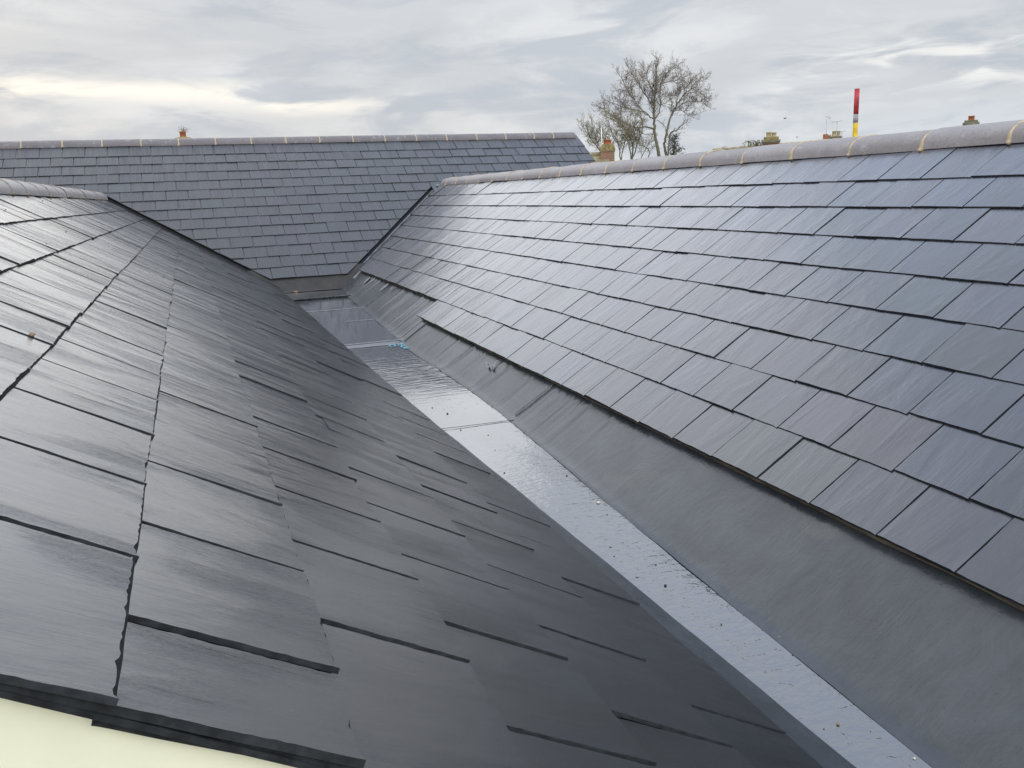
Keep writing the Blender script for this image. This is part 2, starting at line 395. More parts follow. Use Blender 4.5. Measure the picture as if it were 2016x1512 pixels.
def slates(mb, P0, U, Sd, N, tails, phase, umin, umax, clipper=None, fine=1., start_row=0, thick=.0068, ends=None, lift=1., gap=.0024, amp_k=1.):
    for i, st in enumerate(tails):
        gauge = st-(tails[i-1] if i else st-G)
        ph = phase+(WD/2 if i % 2 else 0)
        lo, hi = (ends(i) if ends else (umin, umax))
        k0 = math.floor((lo-ph)/WD); k1 = math.ceil((hi-ph)/WD)
        edges = [ph+WD*k+random.gauss(0, .0016) for k in range(k0, k1+1)]
        edges = [e for e in edges if lo+.055 < e < hi-.055]
        edges = [lo+random.gauss(0, .002)]+edges+[hi+random.gauss(0, .002)]
        last = i == len(tails)-1
        courses = [(st, st-.42, 0., edges)]
        if i == len(tails)-1:
            e2 = [edges[0]]+[e+WD/2 for e in edges[:-2]]+[edges[-1]]
            courses.append((st-.004, st-.24, -thick-.0012, e2))
        for (tl, hd, off, eds) in courses:
            for k in range(len(eds)-1):
                g = gap+abs(random.gauss(0, .0014))
                a, b = eds[k]+g/2, eds[k+1]-g/2
                if b-a < .02: continue
                tj = random.gauss(0, .0012); sk = random.gauss(0, .0009)
                hd2 = max(hd, -.10)
                poly = [(a, hd2), (b, hd2), (b, tl+tj+sk), (a, tl+tj-sk)]
                if clipper:
                    for (ca, cb, cc) in clipper((a+b)/2, tl): poly = clip_poly(poly, ca, cb, cc)
                    if len(poly) < 3: continue
                    ar = sum(poly[q][0]*poly[(q+1) % len(poly)][1]-poly[(q+1) % len(poly)][0]*poly[q][1] for q in range(len(poly)))
                    if abs(ar) < .004: continue
                th = thick*random.uniform(.8, 1.35)
                cu = (a+b)/2
                cen = P0+U*cu+Sd*(tl-.1)
                dist = max(.7, cen.length)
                step = min(.08, max(.007, dist*.0065))*fine
                tilt = -thick/gauge; twist = random.gauss(0, .0038); tl_l = abs(random.gauss(0, .0013))*lift
                dh = random.gauss(0, .0006)
                dtilt = random.gauss(0, .0045)
                ru, rv = random.uniform(0, 40), random.uniform(0, 40); rr = random.gauss(0, .05); crr, srr = cos(rr), sin(rr)
                flip = random.choice((1, -1))
                def H(u, s): return off+dh+(tl-s)*(tilt-tl_l/.42-dtilt)+twist*(u-cu)+tl_l+(0 if last and off else 0)
                top, bot, uvs = [], [], []
                n = len(poly); seed = random.uniform(0, 999)
                for q in range(n):
                    p, p2 = poly[q], poly[(q+1) % n]
                    L = math.hypot(p2[0]-p[0], p2[1]-p[1])
                    if L < 1e-5: continue
                    nu, ns = -(p2[1]-p[1])/L, (p2[0]-p[0])/L       # inward normal (CCW in u,s)
                    is_tail = abs(p2[1]-p[1]) < .02*L+.012 and min(p[1], p2[1]) > tl-.05
                    vis = max(p[1], p2[1]) > tl-.28
                    m = max(1, int(L/step)) if vis and not (max(p[1], p2[1]) < tl-.3) else 1
                    amp = (.0043 if is_tail else .0026)*(1. if dist < 2.2 else .62)*amp_k
                    pp = poly[q-1]; Lp = math.hypot(p[0]-pp[0], p[1]-pp[1]) or 1.
                    pnu, pns = -(p[1]-pp[1])/Lp, (p[0]-pp[0])/Lp
                    for e in range(m):
                        f = e/m; uu, ss = p[0]+(p2[0]-p[0])*f, p[1]+(p2[1]-p[1])*f
                        hh = noise.noise(Vector((uu*55+seed, ss*55, seed)))
                        h2 = noise.noise(Vector((uu*190+seed, ss*190, 3.3)))
                        ofs = amp*((.85 if is_tail else .8)+max(0, hh)*.9+max(0, h2)*.7) if m > 1 else .0008
                        wob = .0012*noise.noise(Vector((uu*22+seed, ss*22, 7.7)))
                        tu, ts = uu+nu*(ofs+wob), ss+ns*(ofs+wob)
                        top.append(P0+U*tu+Sd*ts+N*H(tu, ts))
                        if e == 0: tu += pnu*ofs; ts += pns*ofs
                        bu, bs = uu+nu*wob, ss+ns*wob
                        bot.append(P0+U*bu+Sd*bs+N*(H(bu, bs)-th))
                        x, y = tu-cu, (ts-tl)*flip
                        uvs.append((ru+x*crr-y*srr, rv+x*srr+y*crr))
                n = len(top)
                if n < 3: continue
                nn = Vector((0, 0, 0))
                for q in range(n): nn += (top[q]-cen).cross(top[(q+1) % n]-cen)
                rev = nn.dot(N) < 0
                b0 = len(mb.v); mb.v.extend(top); mb.v.extend(bot)
                fT = list(range(b0, b0+n)); 
                mb.f.append(fT[::-1] if rev else fT); mb.m.append(0); mb.sm.append(False); mb.uv.append(uvs[::-1] if rev else uvs)
                fB = list(range(b0+n, b0+2*n))
                mb.f.append(fB if rev else fB[::-1]); mb.m.append(1); mb.sm.append(False); mb.uv.append([(0, 0)]*n)
                for q in range(n):
                    q2 = (q+1) % n
                    fq = [b0+n+q, b0+n+q2, b0+q2, b0+q]
                    mb.f.append(fq[::-1] if rev else fq); mb.m.append(1); mb.sm.append(False); mb.uv.append([(0, 0)]*4)

def plane_z_right(x): return PR.z+(x-PR.x)*tan(AR)
def plane_z_left(x): return PL.z-(x-PL.x)*tan(AL)
def plane_z_far(y): return PF.z+(y-PF.y)*tan(AF)
def y_valley_right(x): return PF.y+(plane_z_right(x)-PF.z)/tan(AF)
def y_valley_left(x): return PF.y+(plane_z_left(x)-PF.z)/tan(AF)
VG = .064    # half gap of the valleys

def halfplane_from(P0, U, Sd, f):
    """f(x,y)>=0 linear in plan -> (a,b,c) in u,s"""
    base = f(P0); a = f(P0+U)-base; b = f(P0+Sd)-base
    return (a, b, -base)
kR, kL = tan(AR)/tan(AF), tan(AL)/tan(AF)
def fR(P): return (PF.y+(PR.z-PF.z)/tan(AF)+(P.x-PR.x)*kR)-P.y        # >0 : near side of the right valley
def fL(P): return (PF.y+(PL.z-PF.z)/tan(AF)-(P.x-PL.x)*kL)-P.y
def fRb(P): return (PF.y+(PR.z-PF.z)/tan(AF)+((2*RIDGE_R_X-P.x)-PR.x)*kR)-P.y
def fLb(P): return (PF.y+(PL.z-PF.z)/tan(AF)-((2*RIDGE_L_X-P.x)-PL.x)*kL)-P.y

# ---------- ridge tiles
def ridge_tile_mesh(L=.438, hw=.150, hh=.096, th=.014, n=16):
    mb = MB(); pr, pi_ = [], []
    for k in range(n+1):
        a = pi*k/n
        x = hw*cos(a); z = hh*(abs(sin(a))**.72)
        pr.append((x, z)); pi_.append((x*(1-th/hw), z-th if 0 < k < n else z))
    for (yy, flip) in ((0, 0), (L, 1)):
        for k in range(n):
            q = [Vector((pr[k][0], yy, pr[k][1])), Vector((pr[k+1][0], yy, pr[k+1][1])), Vector((pi_[k+1][0], yy, pi_[k+1][1])), Vector((pi_[k][0], yy, pi_[k][1]))]
            mb.face(q if not flip else q[::-1])
    vs = [Vector((x, y, z)) for y in (0, L) for x, z in pr]
    mb.poly(vs, [(k+1, k, n+1+k, n+2+k) for k in range(n)], 0, True)
    vs = [Vector((x, y, z)) for y in (0, L) for x, z in pi_]
    mb.poly(vs, [(k, k+1, n+2+k, n+1+k) for k in range(n)], 0, True)
    return mb
def mortar_mesh(w=.015, hw=.1515, hh=.0975, n=20, seed=0):
    mb = MB(); vs = []
    rnd = random.Random(seed)
    for k in range(n+1):
        a = pi*k/n
        for (s, o) in ((-1, -.004), (-.75, .0015), (.75, .0015), (1, -.004)):
            j = rnd.uniform(-.0012, .0012); ww = w/2*rnd.uniform(.85, 1.2)
            if k in (0, n, 1, n-1): ww *= 1.6
            x = (hw+o+j)*cos(a); z = (hh+o+j)*(abs(sin(a))**.72)
            vs.append(Vector((x, s*ww, z)))
    fs = [(4*k+i+1, 4*k+i, 4*k+4+i, 4*k+5+i) for k in range(n) for i in range(3)]
    mb.poly(vs, fs, 0, True)
    for sgn in (1, -1):
        mb.blob((sgn*hw*1.0, rnd.uniform(-.01, .01), .002), .014, seed+3, 0, 1, (1, .9, .75))
    return mb
def ridge_run(root, origin, direction, nlist, material, mort=None):
    """tiles as parts (each with the mortar joint at its start as sub-part)"""
    rz = math.atan2(direction.y, direction.x)-pi/2
    src = ridge_tile_mesh().build('ridge_tile', material, None, (0, 0, 0)); COL.objects.unlink(src)
    msrc = [mortar_mesh(seed=s).build('mortar_joint', mort or M_MORT, None, (0, 0, 0)) for s in range(4)]
    for m_ in msrc: COL.objects.unlink(m_)
    for k in nlist:
        o = src.copy(); link(o, root)
        o.location = Vector(origin)+direction*(.45*k+.006)-root.location
        o.location.z += random.gauss(0, .0014)
        o.rotation_euler = (random.gauss(0, .003), random.gauss(0, .005), rz+random.gauss(0, .006))
        m_ = random.choice(msrc).copy(); link(m_, o); m_.location = (0, -.006, 0)

def prism(mb, pts, y0, y1, m=0, axis='y'):
    n = len(pts)
    f = (lambda a, z, y: Vector((a, y, z))) if axis == 'y' else (lambda a, z, y: Vector((y, a, z)))
    A = [f(a, z, y0) for a, z in pts]; B = [f(a, z, y1) for a, z in pts]
    mb.face(A, m); mb.face(B[::-1], m)
    for k in range(n):
        mb.face([A[k], B[k], B[(k+1) % n], A[(k+1) % n]], m)
GZ = -4.5

# ================================================================== LEFT ROOF
VERGE = .622
Lroot = thing('slate_roof', (RIDGE_L_X, VERGE, -1), 'wet slate roof with a white sheen at left, nearest the camera, its rough-edged verge over a cream wall', 'roof')
tailsL = [.2497+G*i for i in range(6)]+[1.49, 1.72, 1.95]
mb = MB()
clL = halfplane_from(PL, UL, SL, lambda P: fL(P)-VG)
slates(mb, PL, UL, SL, NL, tailsL, .776-WD*3, VERGE, 11.6, lambda u, s: [clL], thick=.0060, gap=.0044)
mb.build('slate_covering', [M_SL_L, M_EDGE], Lroot, uvname='slate')
# back slope
mb = MB(); PLb = Vector((2*RIDGE_L_X-PL.x, 0, PL.z)); SLb = Vector((-SL.x, 0, SL.z)); NLb = Vector((-NL.x, 0, NL.z))
clLb = halfplane_from(PLb, UL, SLb, lambda P: fLb(P)-VG)
slates(mb, PLb, UL, SLb, NLb, tailsL, .7, VERGE, 11.6, lambda u, s: [clLb], fine=6)
mb.build('slate_covering', [M_SL_L, M_EDGE], Lroot, uvname='slate')
# underlay sheet below the slates so nothing shows through the joints
def underlay(root, P0, U, Sd, N, u0, u1a, u1b, s0, s1, off):
    mb = MB()
    q = [P0+U*u0+Sd*s0+N*off, P0+U*u1a+Sd*s0+N*off, P0+U*u1b+Sd*s1+N*off, P0+U*u0+Sd*s1+N*off]
    mb.face(q); return mb.build('underlay', M_BLACK, root)
underlay(Lroot, PL, UL, SL, NL, VERGE+.05, 11.35, 9.70, -.1, 1.90, -.034)
# verge undercloak: two more slate layers below the edge of the verge slates
mb = MB()
for layer, (off, fr, seed) in enumerate(((-.0125, .003, 3),)):
    s = -.05+.12*layer; rr = random.Random(seed)
    while s < 1.9:
        L = rr.uniform(.34, .46); y0 = VERGE+fr+rr.choice((0, -.003, .004, .02))
        th = .0045; n = 40; top, bot = [], []
        for k in range(n+1):
            ss = s+.002+(L-.004)*k/n
            j = .0022*abs(noise.noise(Vector((ss*90, layer*9., 1.))))
            top.append(PL+UL*(y0+j)+SL*ss+NL*off); bot.append(PL+UL*(y0)+SL*ss+NL*(off-th))
        for k in range(n):
            mb.face([bot[k], bot[k+1], top[k+1], top[k]])
            mb.face([top[k], top[k+1], top[k+1]+UL*.15, top[k]+UL*.15])
            mb.face([bot[k+1], bot[k], bot[k]+UL*.15, bot[k+1]+UL*.15])
        for e in (0, n): mb.face([bot[e], top[e], top[e]+UL*.15, bot[e]+UL*.15])
        s += L+.001
mb.build('verge_undercloak', M_EDGE, Lroot)
ridge_run(Lroot, (RIDGE_L_X, VERGE+.01, .085), Vector((0, 1, 0)), range(0, 24), M_RIDGE, M_MORT_G)
mb = MB()
wz = lambda x: plane_z_left(x)-.0185 if x > RIDGE_L_X else plane_z_left(2*RIDGE_L_X-x)-.0185
prism(mb, [(-2.62, GZ), (.70, GZ), (.70, wz(.70)), (RIDGE_L_X, wz(RIDGE_L_X)), (-2.62, wz(-2.62))], VERGE+.014, 9.5)
mb.build('gable_wall', M_CREAM, Lroot)

# ================================================================== RIGHT ROOF
Rroot = thing('slate_roof', (RIDGE_R_X, .5, -1), 'blue-grey slate roof on the right, sloping down to the gutter under a long mortared ridge', 'roof')
tailsR = [.23172+G*i for i in range(9)]
R0 = .30
mb = MB()
clR = halfplane_from(PR, UR, SR, lambda P: fR(P)-VG)
endsR = lambda i: (R0, 6.375) if i == 8 else (R0, 11.6)
slates(mb, PR, UR, SR, NR, tailsR, 3.871-WD*14, R0, 11.6, lambda u, s: [clR], ends=endsR, thick=.0054, amp_k=.8)
# doubled eave under the upper run beyond the end of the bottom course
slates(mb, PR-NR*.008, UR, SR, NR, [tailsR[7]-.004], 6.5, 6.45, 9.6, lambda u, s: [clR])
mb.build('slate_covering', [M_SL_R, M_EDGE], Rroot, uvname='slate')
mb = MB(); PRb = Vector((2*RIDGE_R_X-PR.x, 0, PR.z)); SRb = Vector((-SR.x, 0, SR.z)); NRb = Vector((-NR.x, 0, NR.z))
clRb = halfplane_from(PRb, UR, SRb, lambda P: fRb(P)-VG)
slates(mb, PRb, UR, SRb, NRb, tailsR, .7, R0, 11.6, lambda u, s: [clRb], fine=6)
mb.build('slate_covering', [M_SL_R, M_EDGE], Rroot, uvname='slate')
underlay(Rroot, PR, UR, SR, NR, R0, 11.0, 9.75, -.1, 1.60, -.030)
ridge_run(Rroot, (RIDGE_R_X, 2.6178-.45*5, .107), Vector((0, 1, 0)), range(0, 23), M_RIDGE)
# shorter last tile butts against the far slope
o = ridge_tile_mesh(.20).build('ridge_tile', M_RIDGE, Rroot, (0, 0, 0)); o.location = Vector((RIDGE_R_X, 2.6178+.45*18+.006, .107))-Rroot.location
m_ = mortar_mesh(seed=9).build('mortar_joint', M_MORT, o, (0, 0, 0)); m_.location = (0, -.006, 0)
# eave batten strip under the bottom course
mb = MB()
for (sq, ya, yb) in ((tailsR[8], R0, 6.35), (tailsR[7], 6.45, 9.45)):
    n = 60
    for k in range(n):
        y, y2 = ya+(yb-ya)*k/n, ya+(yb-ya)*(k+1)/n
        def pt(yy, ds, h): return PR+UR*yy+SR*(sq-.008+ds+.007*noise.noise(Vector((yy*7, ds, 2))))+NR*h
        mb.face([pt(y, 0, -.036), pt(y2, 0, -.036), pt(y2, -.001, -.017), pt(y, -.001, -.017)])
mb.build('eave_batten', M_TIMBER, Rroot)
mb = MB()
wr = lambda x: plane_z_right(x)-.07 if x < RIDGE_R_X else plane_z_right(2*RIDGE_R_X-x)-.07
prism(mb, [(1.95, GZ), (4.65, GZ), (4.65, wr(4.65)), (RIDGE_R_X, wr(RIDGE_R_X)), (1.95, wr(1.95))], R0+.05, 9.9)
mb.build('gable_wall', M_CREAM, Rroot)

# ================================================================== FAR ROOF
Froot = thing('slate_roof', (.5, RIDGE_F_Y, -1), 'slate roof running across at the back, drier and facing the camera above the end of the gutter', 'roof')
tailsF = [.24829+G*i for i in range(14)]
hL = halfplane_from(PF, UF, SF, lambda P: -fL(P)-VG); hR = halfplane_from(PF, UF, SF, lambda P: -fR(P)-VG)
hRb = halfplane_from(PF, UF, SF, lambda P: -fRb(P)-VG); hLb = halfplane_from(PF, UF, SF, lambda P: -fLb(P)-VG)
def clipF(u, s):
    if abs(u-RIDGE_L_X) < .135 or abs(u-RIDGE_R_X) < .135: return []     # run on under the abutting ridges
    if u < RIDGE_L_X: return [hLb]
    if u < 1.2: return [hL]
    if u < RIDGE_R_X: return [hR]
    return [hRb]
XF0, XF1 = -5.2, 5.70
mb = MB()
slates(mb, PF, UF, SF, NF, tailsF, .185, XF0, XF1, clipF, thick=.0062, fine=1.1, gap=.0058)
mb.build('slate_covering', [M_SL_F, M_EDGE], Froot, uvname='slate')
mb = MB(); PFb = Vector((0, 2*RIDGE_F_Y-PF.y, PF.z)); SFb = Vector((0, -SF.y, SF.z)); NFb = Vector((0, -NF.y, NF.z))
slates(mb, PFb, UF, SFb, NFb, tailsF, .185, XF0, XF1, None, fine=8)
mb.build('slate_covering', [M_SL_F, M_EDGE], Froot, uvname='slate')
underlay(Froot, PF, UF, SF, NF, XF0+.03, XF1-.03, XF1-.03, -.1, 2.80, -.034)
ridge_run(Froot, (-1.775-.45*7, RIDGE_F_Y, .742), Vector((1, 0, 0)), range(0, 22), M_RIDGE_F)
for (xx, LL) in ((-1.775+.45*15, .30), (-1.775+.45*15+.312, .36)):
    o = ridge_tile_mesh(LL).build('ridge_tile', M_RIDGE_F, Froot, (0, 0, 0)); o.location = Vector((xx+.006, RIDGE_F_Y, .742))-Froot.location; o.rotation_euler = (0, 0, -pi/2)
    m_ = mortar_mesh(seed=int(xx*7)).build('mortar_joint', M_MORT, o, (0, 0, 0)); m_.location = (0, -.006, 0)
mb = MB()
wf = lambda y: plane_z_far(y)-.06 if y < RIDGE_F_Y else plane_z_far(2*RIDGE_F_Y-y)-.06
prism(mb, [(9.95, GZ), (14.5, GZ), (14.5, wf(14.5)), (RIDGE_F_Y, wf(RIDGE_F_Y)), (9.95, wf(9.95))], XF0+.1, XF1-.08, 0, 'x')
mb.build('gable_wall', M_CREAM, Froot)
# valley linings: a shallow trough along each visible valley
for (yv, xs, pz) in ((y_valley_right, (1.66, 3.2), plane_z_right), (y_valley_left, (.74, -.90), plane_z_left)):
    mb = MB(); n = 24; rows = []
    sgn = 1 if xs[1] > xs[0] else -1
    for k in range(n+1):
        x = xs[0]+(xs[1]-xs[0])*k/n; y = yv(x); z = pz(x)
        row = []
        for o_, dz_ in ((-.12, .006), (-.035, -.006), (0, -.014), (.035, -.006), (.12, .006)):
            row.append(Vector((x-sgn*o_*.7, y+o_*.7, z-.022+dz_*.6)))
        rows.append(row)
    vs = [p for r in rows for p in r]
    mb.poly(vs, [(5*k+i, 5*k+i+1, 5*k+6+i, 5*k+5+i) for k in range(n) for i in range(4)], 0, False)
    mb.build('valley_lining', M_LEAD, Froot)

# ================================================================== BOX GUTTER
Groot = thing('box_gutter', (1.2, .6, -1.16), 'wet grey sheet gutter running between the two slate slopes to the back roof', 'gutter')
STEP1, STEP2 = 6.17, 8.92
def sole_z(y):
    if y < 2.2: return -1.172+.0195*y
    if y < 3.6: return -1.1291+.026*(y-2.2)
    if y < STEP1:
        q = min(y, 4.8)-3.6
        return -1.0927+.026*(q-q*q/2.4)
    return -1.0650+.0212*(y-STEP1)+(.010 if y > STEP2 else 0)
OFR, OFL = .040, .066
def xr_edge(z): q = PR-NR*OFR; return q.x+(z-q.z)/tan(AR)
def xl_edge(z): q = PL-NL*OFL; return q.x-(z-q.z)/tan(AL)
Y0G, Y1G = .55, 9.475
ys = []
y = Y0G
while y < Y1G-.001:
    ys.append(y); y += .02
for st in (STEP1, STEP2): ys += [st-.001, st+.001]
ys = sorted(ys+[Y1G])
def wob(y, a=.004): return a*noise.noise(Vector((y*2.1, 5, 1)))+a*.5*noise.noise(Vector((y*7, 2, 1)))
nx = 10; vs = []
for y in ys:
    z = sole_z(y); a, b = xl_edge(z)-.01, xr_edge(z)+wob(y)-.022
    for i in range(nx+1):
        f = i/nx; vs.append(Vector((a+(b-a)*f, y, z+.0025*noise.noise(Vector((f*3, y*2.2, 0))))))
mb = MB(); w_ = nx+1
mb.poly(vs, [(w_*k+i, w_*k+i+1, w_*k+w_+i+1, w_*k+w_+i) for k in range(len(ys)-1) for i in range(nx)], 0, True)
mb.build('sole', M_SOLE, Groot)
# right upstand with wrinkles running down from the eave
rw = random.Random(4)
wr_ = [(rw.uniform(1.2, 9.3), rw.uniform(.010, .028), rw.uniform(.0012, .0042), rw.uniform(.10, .24), rw.uniform(-.06, .06)) for _ in range(22)]
wr_ += [(rw.uniform(3.2, 6.6), rw.uniform(.010, .022), rw.uniform(.002, .005), rw.uniform(.12, .26), rw.uniform(-.05, .05)) for _ in range(14)]
wr_ += [(rw.uniform(6.3, 9.2), rw.uniform(.012, .026), rw.uniform(.002, .0055), rw.uniform(.2, .4), rw.uniform(-.05, .05)) for _ in range(18)]
def wrinkle(y, t_, T):
    h = 0
    for (yc, w2, am, ln, sk) in wr_:
        dd = (y-yc-sk*(T-t_))/w2
        if abs(dd) < 3.2: h += am*exp(-dd*dd)*max(0., 1-(T-t_)/(ln*1.6))
    return h
ts = [-.03, -.022, -.014, -.006, .002, .010, .018, .03, .055, .08, .11, .14, .17, .20, .23, .26, .30, .34, .38, .42]
vs = []; yr = [Y0G+.011*k for k in range(int((Y1G+.22-Y0G)/.011)+1)]
for y in yr:
    z0 = sole_z(min(y, Y1G)); xe = xr_edge(z0)+wob(y)
    for t_ in ts:
        if t_ < .03:      # soft fold: quadratic curve from the sole up on to the slope
            f = (t_+.03)/.06; px_, pz_ = -.03*(1-f)**2+.03*cos(AR)*f*f, .03*sin(AR)*f*f+.0012*(1-f)
        else: px_, pz_ = t_*cos(AR), t_*sin(AR)
        T = max(.05, ((-1.0 if y < 6.37 else -.86)-z0)/sin(AR)+.05)
        p = Vector((xe+px_, y, z0+pz_))+NR*((.2+1.05*min(1, max(0, (y-2.4)/1.2)))*wrinkle(y, min(max(t_, 0), T), T)+min(1, max(0, t_)/.05)*.004*noise.noise(Vector((y*1.3, t_*4, 8))))
        vs.append(p)
n_ = len(ts)
mb = MB(); mb.poly(vs, [(n_*k+i, n_*k+i+1, n_*k+n_+i+1, n_*k+n_+i) for k in range(len(yr)-1) for i in range(n_-1)][::1], 0, True)
for f in mb.f: f.reverse()
mb.build('upstand', M_UPST, Groot)
# left upstand
vs = []; yl = [Y0G+.05*k for k in range(int((Y1G+.2-Y0G)/.05)+1)]; tl = [0, .01, .03, .07, .12, .2, .3, .42]
for y in yl:
    z0 = sole_z(min(y, Y1G)); xe = xl_edge(z0)+wob(y+30, .003)
    for t_ in tl:
        vs.append(Vector((xe-t_*cos(AL), y, z0+t_*sin(AL)))+NL*(exp(-t_/.013)*.006+.003*noise.noise(Vector((y*3, t_*6, 18)))))
n_ = len(tl); mb = MB()
mb.poly(vs, [(n_*k+i, n_*k+i+1, n_*k+n_+i+1, n_*k+n_+i) for k in range(len(yl)-1) for i in range(n_-1)], 0, True)
mb.build('upstand', M_UPST, Groot)
# far upstand
vs = []; nxx = 24; tf = [0, .01, .025, .05, .1, .16, .24, .33, .44]
z0 = sole_z(Y1G)
for i in range(nxx+1):
    for t_ in tf:
        zc_ = z0+t_*sin(AF); a, b = xl_edge(zc_)-.02, xr_edge(zc_)+.02
        vs.append(Vector((a+(b-a)*i/nxx, Y1G-.005+t_*cos(AF), zc_))+NF*(exp(-t_/.013)*.006+.004*noise.noise(Vector((i*.4, t_*6, 3)))))
n_ = len(tf); mb = MB()
mb.poly(vs, [(n_*k+i, n_*k+i+1, n_*k+n_+i+1, n_*k+n_+i) for k in range(nxx) for i in range(n_-1)], 0, True)
for f in mb.f: f.reverse()
mb.build('upstand', M_UPST_F, Groot)
# lap seams across the sole
def seam(yc, w2, h, m, sk=.0, x0=0., x1=1.):
    mb = MB(); n = 26; rows = []
    for k in range(n+1):
        f = x0+(x1-x0)*k/n
        row = []
        for (o_, hh_) in ((-w2, 0), (-w2*.7, h), (w2*.7, h), (w2, 0)):
            yy = yc+o_+sk*(f-.5)+.003*noise.noise(Vector((f*9, yc, 0)))
            z = sole_z(yy); a, b = xl_edge(z), xr_edge(z)+.02
            row.append(Vector((a+(b-a)*f, yy, z+.004+hh_)))
        rows.append(row)
    vs = [p for r in rows for p in r]
    mb.poly(vs, [(4*k+i, 4*k+i+1, 4*k+5+i, 4*k+4+i)[::-1] for k in range(n) for i in range(3)], 0, True)
    return mb.build('lap_seam', m, Groot)
seam(6.13, .010, .004, M_SEAM); seam(6.215, .008, .004, M_SEAM)
seam(8.02, .009, .0015, M_SEAM, -.02); seam(7.28, .006, .001, M_SEAM, -.02, .45, .95); seam(3.74, .004, .0006, M_BLACK, -.02)
def up_seam(y0, m, sk=0., w2=.004):
    mb = MB(); rows = []
    for k in range(12):
        t_ = .02+.27*k/11; y = y0+sk*k/11+.004*noise.noise(Vector((k*.5, y0, 0)))
        z0 = sole_z(y); b = Vector((xr_edge(z0)+t_*cos(AR), y, z0+t_*sin(AR)))+NR*.010
        rows += [b-UR*w2-NR*.006, b, b+UR*w2-NR*.006]
    mb.poly(rows, [(3*k+i, 3*k+3+i, 3*k+4+i, 3*k+1+i) for k in range(11) for i in range(2)], 0, False)
    mb.build('lap_seam', m, Groot)
up_seam(3.78, M_UPST, -.02); up_seam(8.02, M_UPST, .0); up_seam(6.15, M_UPST, .01, .008)
# shadow of the far step's front face, modelled as a black lip
mb = MB()
for k in range(40):
    f = k/39; yy = STEP2-.02+.012*noise.noise(Vector((f*12, 1, 1))); z = sole_z(yy); a, b = xl_edge(z)+.02, xr_edge(z)-.01
    mb.blob((a+(b-a)*f, yy, z+.004), .016+.008*random.random(), k, 0, 1, (1.2, 2.2, .5))
mb.build('step_shadow_lip', M_BLACK, Groot)
# upstand scuffs: white rubbed patches
def up_pt(y, t_):
    z0 = sole_z(min(y, Y1G)); return Vector((xr_edge(z0)+t_*cos(AR), y, z0+t_*sin(AR)))+NR*.009
def up_px(x, y):
    v = ray(x, y); q = PR-NR*(OFR-.009); return v*(NR.dot(q)/NR.dot(v))
def sole_px(x, y, h=.0):
    v = ray(x, y); z = -1.1
    for _ in range(8): z = sole_z((v*(z/v.z)).y)+h; 
    return v*(z/v.z)
scx = [(957, 727), (961, 722), (960, 712), (965, 715), (972, 714), (980, 712), (976, 722), (970, 731), (966, 727), (962, 724)]
zig = [(957, 713), (961, 726), (966, 716), (970, 730), (974, 718), (980, 711)]
mb = MB(); vs = []
for (qx, qy) in zig: vs += [up_px(qx-1.3, qy)+NR*.004, up_px(qx+1.9, qy-.4)+NR*.004]
mb.poly(vs, [(2*k, 2*k+1, 2*k+3, 2*k+2) for k in range(len(zig)-1)]); mb.build('scuff_mark', M_WHITE, Groot)
for (xa, ya, xb, yb, w2) in ((716, 558, 728, 546, 2.2), (729, 556, 737, 549, 1.4), (748, 572, 764, 559, 2.4), (768, 571, 775, 564, 1.), (943, 702, 950, 697, .8)):
    mb = MB(); mb.face([up_px(*q)+NR*.006 for q in ((xa, ya), (xa+w2*.5, ya+w2*.6), ((xa+xb)/2+w2*.9, (ya+yb)/2+w2*.7), (xb+w2, yb+w2*.3), (xb, yb), ((xa+xb)/2-w2*.2, (ya+yb)/2-w2*.2))])
    mb.build('scuff_mark', M_WHITE, Groot)
# pale blue stencilled print on the sheet (upside down from here)
def text_part(body, px, py, size, ang, mirror=1):
    cu = bpy.data.curves.new('lettering', 'FONT'); cu.body = body; cu.size = size; cu.extrude = .0002; cu.align_x = 'CENTER'; cu.align_y = 'CENTER'
    tmp = bpy.data.objects.new('tmp_text', cu); link(tmp)
    dg = bpy.context.evaluated_depsgraph_get(); me = bpy.data.meshes.new_from_object(tmp.evaluated_get(dg)); bpy.data.objects.remove(tmp)
    me.materials.clear(); me.materials.append(M_CYAN)
    o = bpy.data.objects.new('lettering', me); link(o, Groot)
    o.location = sole_px(px, py, .006)-Groot.location; o.rotation_euler = (0, 0, ang); o.scale = (mirror, 1, 1)
    return o
text_part('EUI', 793, 681, .062, radians(-91), 2.6); text_part('C:', 772, 680, .07, radians(-91), 1.6)

